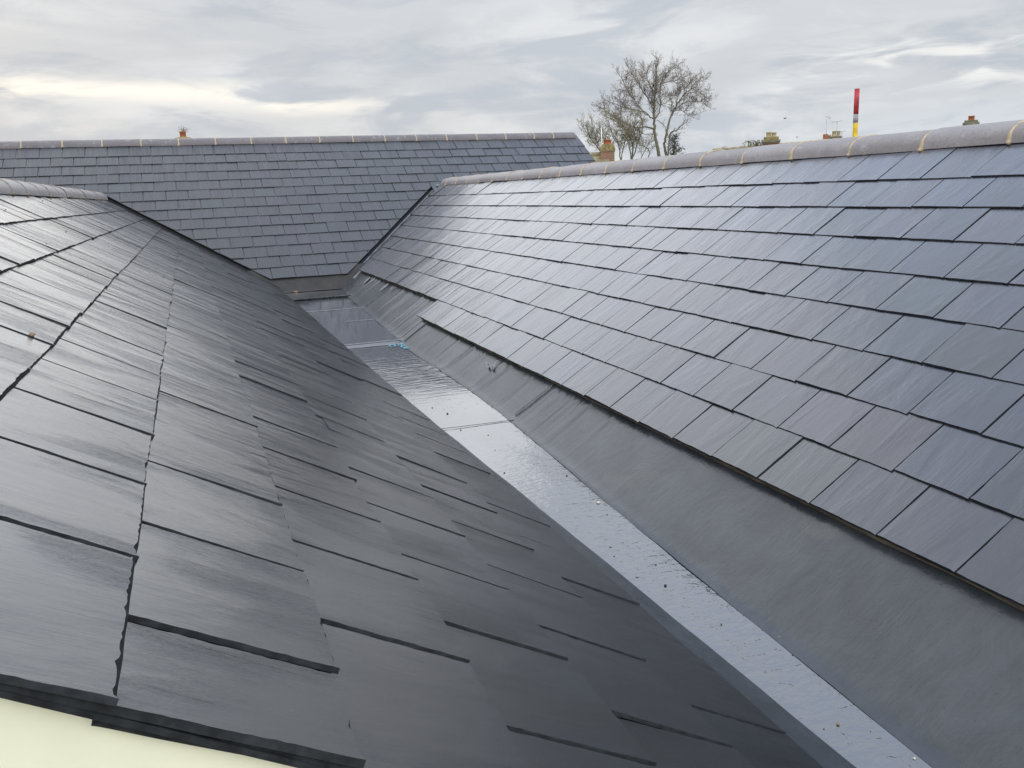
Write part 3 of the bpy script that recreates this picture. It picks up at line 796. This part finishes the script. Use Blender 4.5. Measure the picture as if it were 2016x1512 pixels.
# ================================================================== PEBBLES AND DEBRIS
def pebble(p, r, m, label, seed, sq=(1.2, 1, .7), group='bits of grit in the gutter'):
    mb = MB(); mb.blob((p.x, p.y, p.z+r*.45), r, seed, 0, 2, sq)
    o = mb.build('pebble', m, None, (p.x, p.y, p.z)); tag(o, label, 'pebble', group); return o
deb = [(1117, 908, 3, 'w'), (1133, 927, 2, 'd'), (1116, 937, 2.2, 'd'), (1174, 954, 3, 't'), (1207, 979, 2, 'd'), (1178, 991, 5, 'w'),
       (1195, 1014, 2, 'd'), (1202, 1077, 3, 'g'), (1209, 1096, 2.2, 'd'), (1255, 1136, 4, 'g'), (1310, 1153, 3.6, 'd'), (1378, 1122, 2, 'w'),
       (1474, 1183, 4, 't'), (1291, 1112, 2, 'd'), (1399, 1165, 2, 'g'), (1534, 1255, 3.6, 't'), (1576, 1263, 3.2, 'g'), (1523, 1224, 2.4, 't'),
       (1501, 1226, 2, 'd'), (1696, 1357, 3.2, 'w'), (1650, 1427, 4.2, 't'), (1622, 1436, 2.2, 'd'), (1661, 1444, 2.6, 'g'), (1858, 1472, 6, 'w'),
       (1800, 1494, 4, 'w'), (1714, 1441, 1.8, 'd'), (881, 815, 2.6, 'd'), (907, 847, 1.8, 'd'), (961, 857, 1.6, 'd'), (851, 803, 1.6, 'd'),
       (975, 887, 1.6, 'd'), (993, 931, 2, 'd'), (1160, 971, 1.6, 'd'), (1226, 1068, 1.8, 'g'), (1420, 1229, 2, 'd'), (1560, 1290, 1.8, 'd')]
where = {'w': 'pale', 't': 'tan', 'd': 'dark', 'g': 'grey'}
for k, (x, y, r, c_) in enumerate(deb):
    p = sole_px(x, y); D = p.dot(fw)
    m = {'w': M_PEBW, 't': M_PEB, 'd': M_PEBD, 'g': M_GALV}[c_]
    pebble(p, r*D/F_PX*.72, m, '%s bit of grit lying on the wet gutter sheet' % where[c_], k, group='%s bits of grit on the gutter sheet' % where[c_])
# a snail-coloured pebble on the left slates, one at the gutter's far end, bits on the slates
def left_px(x, y):
    v = ray(x, y); return v*(NL.dot(PL)/NL.dot(v))
p = left_px(63, 661); pebble(p, .0050, M_PEB, 'tan pebble lying alone on the shiny left slates', 77, (1.1, 1, .9), None)
v = ray(582, 576); p = v*((sole_z(9.3)+.004)/v.z); pebble(p, .017, M_PEB, 'yellowish pebble lying at the far end of the gutter', 78, (1.5, 1, .8), None)
for k, (x, y) in enumerate(((11, 413), (84, 396), (91, 480), (131, 456), (356, 513), (323, 545))):
    p = left_px(x, y); D = p.dot(fw)
    pebble(p, 1.4*D/F_PX, M_PEBD, 'tiny dark crumb lying on the shiny left slates', 90+k, (1.2, 1, .6), 'dark crumbs on the left slates')
# worn mortar lump at the top of the right valley
v = ray(862, 366); p = v*(NR.dot(PR)/NR.dot(v)); mbx = MB(); mbx.blob((0, 0, 0), .028, 5, 0, 2, (1, 1, .8)); o = mbx.build('mortar_plug', M_WHITE, Rroot, (0, 0, 0)); o.location = p-Rroot.location

# ================================================================== GROUND
mb = MB(); n = 48; R_ = 2500
mb.face([Vector((R_*cos(2*pi*k/n), R_*sin(2*pi*k/n), GZ)) for k in range(n)])
g = mb.build('ground', M_GROUND); tag(g, kind='structure')

# ================================================================== HOUSES BEHIND (only roofs' tops and chimneys clear the slates)
def house(label, p, ang, length, width, ridge_z, offset=0., roofm=M_ROOFM, ridgem=M_PALE):
    """p: point under the ridge, ang: ridge direction"""
    c_ = Vector((p.x, p.y, 0)); ax = Vector((cos(ang), sin(ang), 0)); nx_ = Vector((-sin(ang), cos(ang), 0))
    c_ = c_+ax*offset
    root = thing('house', (c_.x, c_.y, GZ), label, 'house')
    ez = ridge_z-width/2*.8
    mb = MB(); A, B = c_-ax*length/2, c_+ax*length/2
    def P(q, w2, z): return Vector((q.x+nx_.x*w2, q.y+nx_.y*w2, z))
    hw = width/2-.25; zb = ez+.05
    for w2 in (hw, -hw):
        q = [P(A, w2, GZ), P(B, w2, GZ), P(B, w2, zb), P(A, w2, zb)]
        mb.face(q if w2 < 0 else q[::-1], 0, [(0, 0), (length, 0), (length, zb-GZ), (0, zb-GZ)] if w2 < 0 else [(0, zb-GZ), (length, zb-GZ), (length, 0), (0, 0)])
    for q_ in (A, B):
        e = ax*.2*(1 if q_ is A else -1); q2 = q_+e
        mb.face([P(q2, -hw, GZ), P(q2, hw, GZ), P(q2, hw, zb), P(q2, 0, ridge_z-.12), P(q2, -hw, zb)], 0, [(0, 0), (2*hw, 0), (2*hw, zb-GZ), (hw, ridge_z-GZ), (0, zb-GZ)])
    mb.build('wall', M_BRICK, root)
    mb = MB(); 
    for sg in (1, -1):
        n = 12
        for k in range(n):
            w0, w1 = sg*width/2*k/n, sg*width/2*(k+1)/n
            z0_, z1_ = ridge_z-abs(w0)*.8, ridge_z-abs(w1)*.8
            mb.face([P(A, w0, z0_+.0), P(B, w0, z0_), P(B, w1, z1_+.02), P(A, w1, z1_+.02)][::(1 if sg < 0 else -1)])
            mb.face([P(A, w1, z1_+.02), P(B, w1, z1_+.02), P(B, w1, z1_), P(A, w1, z1_)][::(1 if sg < 0 else -1)])
    rf = mb.build('roof', roofm, root)
    mb = MB(); mb.tube([P(A, 0, ridge_z), P(B, 0, ridge_z)], .10, 8, 0, True); mb.build('ridge', ridgem, rf)
    return root, rf
def chimney(rf, cx, cy, zb, ang, tiers, pots, m=M_BRICK):
    """tiers: (z0,z1,width,depth,mat)"""
    mb = MB(); ms = []
    for (z0_, z1_, w2, d2, mm) in tiers:
        if mm not in ms: ms.append(mm)
        mb.box((cx, cy, (z0_+z1_)/2), (w2, d2, z1_-z0_), ang, ms.index(mm))
    st = mb.build('chimney', ms, rf)
    for (ox, r_, z0_, z1_, mm) in pots:
        mb = MB(); h = z1_-z0_
        mb.lathe((cx+ox*cos(ang), cy+ox*sin(ang), z0_), [(r_*1.05, 0), (r_*1.0, h*.8), (r_*1.14, h*.82), (r_*1.14, h*.95), (r_*1.05, h), (r_*.8, h), (r_*.78, h*.3)], 14)
        # chimney stays a part of the roof; its pots share that level
        mb.build('chimney_pot', mm, rf)
    return st
def face_ang(x, y=300):
    v = ray(x, y); return math.atan2(v.y, v.x)-pi/2
def hz(x, y, D): return at(x, y, D).z

# (a) pot behind the far ridge
D = 40; p = at(360, 265, D); an = face_ang(360)
rt, rf = house('house behind the back roof, showing only a domed chimney top and one orange pot', at(360, 285, D), an+.05, 9, 6, hz(360, 300, D))
pw = D/F_PX
chimney(rf, p.x, p.y, 0, an, [(hz(360, 330, D), hz(360, 275, D), .8, .8, M_BRICK)], [(0, 5*pw, hz(360, 272, D), hz(360, 258.5, D), M_POT)])
mb = MB(); zt = hz(360, 276, D)
mb.lathe((p.x, p.y, zt), [(.44, 0), (.40, .05), (.30, .10), (.14, .135), (.0, .15)], 18); mb.build('mortar_flaunching', M_MOSS, rf)
mb = MB(); rw = random.Random(5)
top = Vector((p.x, p.y, hz(360, 259, D)))
ax = Vector((cos(an), sin(an), 0))
for k in range(16):
    dr = ax*rw.uniform(-.35, 1.0)+Vector((0, 0, rw.uniform(.2, .7)))
    L = rw.uniform(.2, .42); pts = [top+ax*rw.uniform(-.05, .05)]
    for q in range(4): pts.append(pts[-1]+dr.normalized()*L/4); dr += Vector((rw.uniform(-.2, .2), rw.uniform(-.2, .2), -.28))
    mb.tube(pts, .006, 3)
o = mb.build('twig_tuft', M_TWIG, None, tuple(top)); tag(o, 'tuft of dry twigs sticking out of the orange chimney pot behind the back roof', 'twigs')

# (b) brick chimney by the bare tree
D = 40; an = face_ang(1196); p = at(1196, 300, D); pw = D/F_PX
rt, rf = house('house beside the bare tree, with red brick chimney, mossy cap and orange pot', at(1200, 304, D), an, 8, 6, hz(1180, 303.5, D), -4.0)
zz4 = lambda y: hz(1196, y, D)
chimney(rf, p.x, p.y, 0, an, [(zz4(345), zz4(299), 26*pw, 26*pw, M_BRICK), (zz4(299), zz4(297), 28*pw, 28*pw, M_BRICK), (zz4(297), zz4(292), 29*pw, 29*pw, M_MOSS),
        (zz4(292), zz4(287), 27*pw, 27*pw, M_MOSS), (zz4(287), zz4(284), 23*pw, 23*pw, M_MOSS)], [(0, 7*pw, zz4(284.5), zz4(275), M_POT)])
q = at(1184.5, 286, D-.3); q2 = at(1183, 251, D-.3)
ml = thing('aerial_mast', (q.x, q.y, zz4(300)), 'cream pole rising left of the brick chimney by the bare tree', 'pole')
mb = MB(); mb.tube([Vector((q.x, q.y, zz4(300))), Vector((q.x, q.y, q2.z))], .028, 8, 0); mb.build('pole', M_CREAMP, ml)
mb = MB(); a_ = Vector((cos(an), sin(an), 0)); h_ = Vector((q.x, q.y, q2.z)); mb.tube([h_-a_*.1, h_+a_*.1+Vector((0, 0, .02))], .008, 4); mb.tube([h_-a_*.02, h_-a_*.08+Vector((0, 0, .12))], .006, 4); mb.build('aerial_arm', M_METAL, ml)

# (c) terrace whose ridge just clears the right roof
Da, Db = 49., 43.
pa, pb = at(1405, 292.5, Da), at(1740, 268, Db)
zr_ = (at(1420, 291.5, 48.8).z+at(1690, 271.5, 44).z)/2
dv = pb-pa; an_c = math.atan2(dv.y, dv.x); mid = (pa+pb)/2
pc = pa+Vector((cos(an_c), sin(an_c), 0))*(dv.length/2)
rt, rf = house('long low house beyond the right roof, only its pale ridge and buff double-pot chimney showing', pc, an_c, dv.length, 6, zr_-.07)
def on_ridge(x):
    v = ray(x, 285); # plan intersection with the ridge line
    nrm = Vector((-sin(an_c), cos(an_c), 0)); k = nrm.dot(pa)/nrm.dot(v); q = v*k; return q, math.hypot(q.x, q.y)
p, D = on_ridge(1518); pw = D/F_PX; z_ = lambda y: hz(1518, y, D)
chimney(rf, p.x, p.y, 0, face_ang(1518), [(z_(310), z_(282.5), 24*pw, 24*pw, M_BRICK), (z_(282.5), z_(280), 29*pw, 29*pw, M_STONE), (z_(280), z_(276), 32*pw, 32*pw, M_STONE), (z_(276), z_(270), 26*pw, 26*pw, M_MOSS)],
        [(-4.6*pw, 4.2*pw, z_(270.2), z_(259.6), M_POTC), (4.6*pw, 4.2*pw, z_(270.2), z_(260.5), M_POTC)])
# second house further off with the pots and aerials
D = 62; p = at(1636, 275, D); an = face_ang(1636); pw = D/F_PX; z_ = lambda y: hz(1636, y, D)
rt, rf = house('more distant house left of the painted pole, only two small groups of chimney pots showing', at(1636, 290, D), an, 10, 7, z_(288))
p1 = at(1625, 270, D); p2 = at(1646, 270, D)
chimney(rf, p1.x, p1.y, 0, an, [(z_(300), z_(277), 14*pw, 14*pw, M_BRICK), (z_(277), z_(263.5), 8.5*pw, 8.5*pw, M_POT)], [(6.5*pw, 3*pw, z_(278), z_(265), M_POTC)])
chimney(rf, p2.x, p2.y, 0, an, [(z_(300), z_(272), 18*pw, 18*pw, M_BRICK), (z_(272), z_(269), 21*pw, 21*pw, M_STONE)], [(-3.6*pw, 3.2*pw, z_(269.2), z_(258), M_POTC), (3.6*pw, 3.2*pw, z_(269.2), z_(258), M_POTC)])
def aerial(label, x, yb, yt, kind):
    D = 60; b_ = at(x, yb, D); t_ = at(x, yt, D); an = face_ang(x); a_ = Vector((cos(an), sin(an), 0)); pw = D/F_PX; dp = Vector((-sin(an), cos(an), 0))
    root = thing('television_aerial', tuple(b_), label, 'aerial', None)
    mb = MB(); mb.tube([b_-Vector((0, 0, .3)), Vector((b_.x, b_.y, t_.z))], .022, 6); mb.build('mast', M_METAL, root)
    mb = MB(); T_ = Vector((b_.x, b_.y, t_.z))
    if kind == 0:
        e0, e1 = T_-a_*2*pw+Vector((0, 0, 5*pw)), T_+a_*6*pw+Vector((0, 0, 1*pw)); mb.tube([e0, e1], .014, 4)
        for k in range(5):
            c_ = e0.lerp(e1, k/4); mb.tube([c_-dp*.15-Vector((0, 0, .05+.03*k)), c_+dp*.15+Vector((0, 0, .05+.03*k))], .010, 3)
    else:
        L = 9 if kind == 1 else 6
        e0, e1 = T_-a_*L*pw, T_+a_*L*pw+Vector((0, 0, .04)); mb.tube([e0, e1], .016, 4)
        for k in range(9):
            c_ = e0.lerp(e1, k/8); s_ = .14-.006*k; mb.tube([c_-dp*s_-Vector((0, 0, .03)), c_+dp*s_+Vector((0, 0, .03))], .010, 3)
    mb.build('antenna', M_METAL, root)
aerial('tallest thin television aerial with a tilted head, left of the painted pole', 1626, 276, 235, 0)
aerial('television aerial with a level boom over two buff pots, beside the painted pole', 1647, 270, 240, 1)
aerial('shortest television aerial, low between the buff pots and the painted pole', 1657, 272, 259.5, 2)

# (d) chimney at far right
D = 40; an = face_ang(1912); p = at(1912, 240, D); pw = D/F_PX; z_ = lambda y: hz(1912, y, D)
rt, rf = house('house beyond the right roof showing only a dark stepped chimney and one pink pot', at(1912, 262, D), an+.3, 9, 6, z_(275))
chimney(rf, p.x, p.y, 0, an, [(z_(300), z_(247), 20*pw, 20*pw, M_BRICK), (z_(247), z_(241.5), 25*pw, 25*pw, M_STONE), (z_(241.5), z_(237), 20*pw, 20*pw, M_STONE)], [(0, 4.6*pw, z_(237.3), z_(228), M_POT)])

# weeds on the terrace ridge
def weed(label, x, yb, h_px, n, seed, spread=.12):
    q, D = on_ridge(x); pw = D/F_PX; b_ = Vector((q.x, q.y, zr_-.05)); rw = random.Random(seed)
    root = thing('weed', tuple(b_), label, 'weed', None)
    mb = MB(); ml_ = MB()
    for k in range(n):
        pts = [b_+Vector((rw.uniform(-spread, spread), rw.uniform(-spread, spread), 0))]
        dr = Vector((rw.uniform(-.35, .35), rw.uniform(-.35, .35), 1)); L = h_px*pw*rw.uniform(.5, 1)
        for s in range(4): pts.append(pts[-1]+dr.normalized()*L/4); dr += Vector((rw.uniform(-.3, .3), rw.uniform(-.3, .3), 0))
        mb.tube(pts, [.012, .01, .009, .007, .005], 3)
        for s in range(10):
            c_ = pts[rw.randint(1, 4)]+Vector((rw.gauss(0, .05), rw.gauss(0, .05), rw.gauss(0, .04)))
            a_ = Vector((rw.gauss(0, 1), rw.gauss(0, 1), rw.gauss(0, 1))).normalized()*.045; b2 = a_.orthogonal()*.5
            ml_.face([c_-a_, c_+b2, c_+a_, c_-b2])
    mb.build('stem', M_TWIG2, root); ml_.build('leaves', M_WEED, root)
weed('single short weed stem, leftmost on the distant ridge beyond the right roof', 1425.5, 295, 9, 1, 1, .01)
weed('thin weed standing second from left on the distant ridge beyond the right roof', 1464, 291, 12, 2, 2, .04)
weed('forked weed in the middle of the row on the distant ridge', 1474.5, 290, 13, 3, 3, .05)
weed('tallest weed of the row on the distant ridge, left of the bushy one', 1482, 289, 15, 5, 4, .10)
weed('low bushy weed beside the buff double-pot chimney on the distant ridge', 1499, 287, 13, 22, 5, .34)

# painted scaffold pole behind the right ridge
D = 10.2; b_ = at(1683, 268, D); t_ = at(1683.5, 175, D)
pl = thing('scaffold_pole', (b_.x, b_.y, GZ), 'upright scaffold pole painted red, bare grey and yellow, behind the right ridge', 'pole')
zp = lambda y: hz(1683, y, D)
def seg(z0_, z1_, nm, m, r_=.0255):
    mb = MB(); mb.lathe((b_.x, b_.y, 0), [(0, z0_), (r_, z0_), (r_, z1_), (r_*.86, z1_), (r_*.86, z1_-.1), (0, z1_-.1)], 20); mb.build(nm, m, pl)
seg(GZ, zp(241), 'bare_section', M_GALV, .0245); seg(zp(241)-.001, zp(225), 'bare_section', M_GALV); seg(zp(225)+.0005, zp(175), 'red_section', M_RED, .0258)
mb = MB()
vs = []; n = 16
for z in (zp(300), zp(243), ):
    for k in range(n+1):
        th = radians(-150)+radians(230)*k/n+an; vs.append(Vector((b_.x+.0262*cos(th), b_.y+.0262*sin(th), z+.012*noise.noise(Vector((k*.8, z, 1))))))
mb.poly(vs, [(k, k+1, n+2+k, n+1+k) for k in range(n)], 0, True); mb.build('yellow_section', M_YEL, pl)

# ================================================================== TREES
Z3 = lambda x, y: (x/5.76+1100, y/5.76+80)
class Tree:
    def __init__(s, D, seed, minr=.0092): s.D = D; s.w = MB(); s.t = MB(); s.r = random.Random(seed); s.minr = minr
    def limb(s, pts, ra, rb, depth=0., sp=.30, cl=1.25, start=.12):
        P = []
        n = len(pts); d0 = s.r.uniform(-.2, .2)
        for i, (x, y) in enumerate(pts):
            P.append(at(*Z3(x, y), s.D+depth*(i/(n-1))**1.2+d0*(i/(n-1))))
        # smooth
        Q = []
        for i in range(n-1):
            for k in range(4):
                f = k/4; a, b = P[i], P[i+1]
                m0 = (P[i+1]-P[i-1])*.5 if i > 0 else (b-a); m1 = (P[i+2]-P[i])*.5 if i+2 < n else (b-a)
                h00, h10, h01, h11 = 2*f**3-3*f*f+1, f**3-2*f*f+f, -2*f**3+3*f*f, f**3-f*f
                Q.append(a*h00+m0*h10+b*h01+m1*h11)
        Q.append(P[-1])
        Q = [q+Vector((s.r.gauss(0, .02), s.r.gauss(0, .02), s.r.gauss(0, .02))) for q in Q]
        N = len(Q); ra *= .64; rad = [ra+(rb-ra)*(i/(N-1))**.8 for i in range(N)]
        s.t.tube(Q, rad, 7)
        L = sum((Q[i+1]-Q[i]).length for i in range(N-1)); acc = 0; nxt = L*start
        for i in range(N-1):
            sl = (Q[i+1]-Q[i]).length
            while nxt < acc+sl:
                f = (nxt-acc)/sl; p = Q[i].lerp(Q[i+1], f); d = (Q[i+1]-Q[i]).normalized(); rel = nxt/L
                s.branch(p, d, 1.15*cl*s.r.uniform(.45, 1.1)*(1-.35*rel), max(s.minr*1.2, rad[i]*.4), 1)
                nxt += .45*sp*s.r.uniform(.5, 1.4)
            acc += sl
        s.branch(Q[-1], (Q[-1]-Q[-2]).normalized(), cl*.6, rb, 1, 0.1)
    def branch(s, p, d, L, r_, lev, ang=None):
        r = s.r
        a = r.uniform(.5, 1.05) if ang is None else ang
        ax = d.cross(Vector((r.gauss(0, 1), r.gauss(0, 1), r.gauss(0, 1)))).normalized()
        d2 = (Matrix.Rotation(a, 3, ax) @ d); d2.z += .18 if lev < 3 else .08; d2.normalize()
        n = 5 if lev == 1 else 3
        pts = [p]; dd = d2.copy()
        for k in range(n):
            dd = (dd+Vector((r.gauss(0, .14), r.gauss(0, .14), r.gauss(.05, .12)))).normalized()
            pts.append(pts[-1]+dd*L/n)
        r_ = min(r_, .022 if lev == 1 else .012); rm = s.minr*(1, .82, .72, .66)[lev-1]
        rad = [max(rm, r_*(1-.75*k/n)) for k in range(n+1)]
        (s.w).tube(pts, rad, 4 if lev == 1 else 3, 0, True, False)
        if lev < 4:
            m = max(2, int(L/(.16, .13, .11)[lev-1]))
            for k in range(m):
                f = (k+.6+r.uniform(-.3, .3))/m*n; i = min(n-1, int(f))
                q = pts[i].lerp(pts[i+1], f-i)
                s.branch(q, (pts[i+1]-pts[i]).normalized(), L*r.uniform(.38, .68)*(1-.25*k/m), rad[i]*.6, lev+1)
    def build(s, root, mt):
        s.t.build('trunk', M_BARK, root); s.w.build('crown', mt, root)
D1 = 60
tb = at(*Z3(1140, 1310), D1)
T1 = thing('bare_tree', (tb.x, tb.y, GZ), 'tall bare winter tree with a wide rounded crown of fine twigs beyond the right roof', 'tree')
tr = Tree(D1, 3)
base = [(1165, 1420), (1140, 1310), (1100, 1130), (1085, 1000), (1080, 880), (1085, 700), (1100, 550), (1105, 420), (1112, 300), (1122, 220)]
tr.limb(base, .22, .02, 0, .26, 1.1, .42)
tr.limb([(1250, 1420), (1225, 1300), (1200, 1200), (1215, 1080), (1250, 930), (1290, 820), (1330, 740), (1400, 640), (1500, 540), (1560, 470), (1630, 420)], .17, .016, .6, .28, 1.0, .45)
tr.limb([(1250, 1420), (1240, 1300), (1245, 1180), (1270, 1050), (1340, 1010), (1400, 950)], .10, .03, -.5, .6, .8, .55)
tr.limb([(1320, 780), (1400, 715), (1500, 690), (1620, 690), (1690, 690)], .045, .014, 1., .26, 1.0, .15)
tr.limb([(1500, 540), (1580, 575), (1650, 630), (1690, 700)], .03, .013, -.8, .26, .8, .1)
tr.limb([(1335, 735), (1350, 640), (1400, 560), (1480, 500), (1500, 440)], .035, .013, -1.2, .26, .95, .15)
tr.limb([(1300, 800), (1380, 790), (1460, 840), (1540, 880)], .03, .012, 1.1, .26, .9, .15)
tr.limb([(1090, 890), (1150, 780), (1150, 620), (1160, 480), (1200, 400), (1260, 330), (1330, 260)], .07, .014, .8, .24, 1.05, .2)
tr.limb([(1165, 490), (1270, 465), (1370, 440), (1430, 410)], .035, .013, -.9, .24, .9, .1)
tr.limb([(1087, 640), (1040, 520), (1000, 420), (970, 340)], .05, .014, -.8, .24, 1.05, .12)
tr.limb([(1080, 720), (1000, 640), (920, 520), (860, 420), (800, 330)], .06, .014, .9, .24, 1.05, .15)
tr.limb([(1070, 890), (1000, 830), (900, 740), (800, 600), (750, 490), (710, 420)], .07, .014, -.6, .25, 1.05, .2)
tr.limb([(1010, 840), (900, 790), (760, 770), (640, 715), (540, 690)], .05, .014, .8, .25, 1.0, .2)
tr.limb([(1080, 1000), (980, 980), (880, 985), (760, 940), (640, 860), (540, 800), (480, 760)], .09, .014, .3, .26, 1.1, .3)
tr.limb([(880, 740), (830, 620), (740, 560), (660, 560)], .03, .012, 1.2, .26, .9, .15)
tr.limb([(1105, 900), (1150, 920), (1210, 980), (1220, 1050)], .03, .02, 0, .6, .5, .3)
tr.limb([(1150, 740), (1230, 690), (1310, 620), (1360, 560)], .03, .012, 1.3, .28, .85, .2)
tr.limb([(1085, 1060), (960, 1060), (880, 1090), (840, 1180)], .04, .014, -1, .3, .8, .3)
tr.build(T1, M_TWIG)
tb = at(*Z3(830, 1350), D1-5)
T2 = thing('bare_tree', (tb.x, tb.y, GZ), 'lower olive-twigged bare tree with several stems, behind the brick chimney', 'tree')
tr = Tree(D1-5, 11)
tr.limb([(835, 1480), (830, 1360), (840, 1200), (780, 1050), (700, 950), (600, 890), (520, 860)], .10, .014, .5, .26, 1.0, .3)
tr.limb([(830, 1380), (900, 1150), (950, 1000), (930, 850)], .07, .014, -.5, .28, .9, .35)
tr.limb([(520, 1400), (480, 1270), (380, 1130), (310, 1030), (270, 970)], .07, .014, .4, .26, .95, .3)
tr.limb([(500, 1330), (440, 1150), (400, 1030), (380, 960)], .05, .014, -.6, .26, .9, .3)
tr.limb([(720, 1440), (700, 1340), (680, 1180), (610, 1050), (560, 950)], .08, .014, .9, .26, 1.0, .3)
tr.limb([(830, 1400), (800, 1150), (850, 1000), (870, 880)], .07, .014, -1, .28, .95, .3)
tr.limb([(1010, 1400), (1020, 1240), (930, 1180), (870, 1110), (820, 1060)], .06, .014, .2, .28, .9, .3)
tr.limb([(700, 1400), (740, 1200), (760, 1080), (720, 980)], .06, .014, 1.5, .28, .95, .3)
tr.limb([(640, 1420), (580, 1250), (520, 1120), (470, 1030)], .06, .014, -.3, .26, .95, .3)
tr.limb([(900, 1420), (960, 1280), (1010, 1180), (1060, 1090)], .05, .014, .5, .3, .8, .3)
tr.build(T2, M_TWIG2)
# dark evergreen clump right of the trunk
tb = at(*Z3(1300, 1330), D1+4)
T3 = thing('evergreen_shrub', (tb.x, tb.y, GZ), 'dark evergreen growing beside the trunk of the tall bare tree', 'shrub')
rw = random.Random(9); mb = MB(); mt = MB()
mt.tube([at(*Z3(1290, 1500), D1+4), at(*Z3(1300, 1300), D1+4), at(*Z3(1320, 1120), D1+4)], [.12, .08, .02], 6); 
cen = []
for k in range(46):
    x = rw.gauss(1315, 62); y = rw.uniform(1050, 1330)
    lim = 40+(y-1050)*.38
    if abs(x-1310) > lim: continue
    cen.append((x, y))
for (x, y) in cen:
    c_ = at(*Z3(x, y), D1+4+rw.uniform(-.6, .6)); mt.tube([at(*Z3(1305, min(1320, y+40)), D1+4), c_], .012, 3)
    for k in range(26):
        q = c_+Vector((rw.gauss(0, .13), rw.gauss(0, .13), rw.gauss(0, .09)))
        a_ = Vector((rw.gauss(0, 1), rw.gauss(0, 1), rw.gauss(.3, .6))).normalized()*.085; b2 = a_.orthogonal().normalized()*.028
        mb.face([q-a_, q+b2, q+a_, q-b2])
mt.build('trunk', M_BARK, T3); mb.build('crown', M_LEAF, T3)

# ================================================================== BIRDS
def bird(p, size, ang, label, flying=False, pitch=.9):
    mb = MB(); a = Vector((cos(ang), sin(ang), 0)); upv = Vector((0, 0, 1)); side = upv.cross(a)
    bd = (a*cos(pitch)+upv*sin(pitch)).normalized() if not flying else a
    s = size
    pts = [p-bd*s*.55, p-bd*s*.3, p-bd*s*.1, p+bd*s*.15, p+bd*s*.34, p+bd*s*.42+a*s*.02, p+bd*s*.47+a*s*.08, p+bd*s*.46+a*s*.14, p+bd*s*.44+a*s*.26]
    mb.tube(pts, [s*.05, s*.08, s*.17, s*.19, s*.12, s*.10, s*.10, s*.05, s*.008], 8)
    if flying:
        for sg in (1, -1):
            w_ = [p+a*s*.12, p+side*sg*s*.5+a*s*.2+upv*s*.22, p+side*sg*s*.95-a*s*.05+upv*s*.1, p+side*sg*s*.45-a*s*.12+upv*s*.18, p-a*s*.12]
            mb.face(w_); mb.face([q-upv*.01 for q in w_][::-1])
    else:
        for sg in (1, -1):
            mb.tube([p-bd*s*.1+side*sg*s*.06, p-upv*s*.36+side*sg*s*.06], s*.02, 4)
        for sg in (1, -1):
            mb.tube([p+bd*s*.25+side*sg*s*.14, p-bd*s*.05+side*sg*s*.17, p-bd*s*.45+side*sg*s*.06], [s*.03, s*.08, s*.02], 5)
    o = mb.build('bird', M_BIRD, None, tuple(p)); tag(o, label, 'bird', 'black birds in and near the bare tree'); return o
bl = [((767, 425), 'black bird perched alone at the upper left edge of the tall bare tree'),
      ((643, 645), 'black bird perched on a left-hand limb of the tall bare tree'),
      ((1070, 508), 'black bird perched near the upper trunk in the middle of the bare tree'),
      ((1212, 408), 'black bird perched highest in the bare tree, right of the upper trunk'),
      ((1486, 645), 'left bird of the pair perched side by side on the right limb'),
      ((1509, 643), 'right bird of the pair perched side by side on the right limb'),
      ((1622, 675), 'black bird perched furthest right in the bare tree'),
      ((563, 912), 'small black bird low among the twigs left of the bare tree')]
for k, ((x, y), lb) in enumerate(bl):
    bird(at(*Z3(x, y), D1-1.2), .21 if k < 7 else .12, (k*2.3) % 6.28, lb, pitch=1.0)
bird(at(1545, 233, 70), .26, .4, 'small bird flying in the open sky left of the painted pole, the upper of two', True)
bird(at(1569.5, 270, 80), .18, 2.4, 'tiny bird flying low over the distant ridge, the lower of two', True)
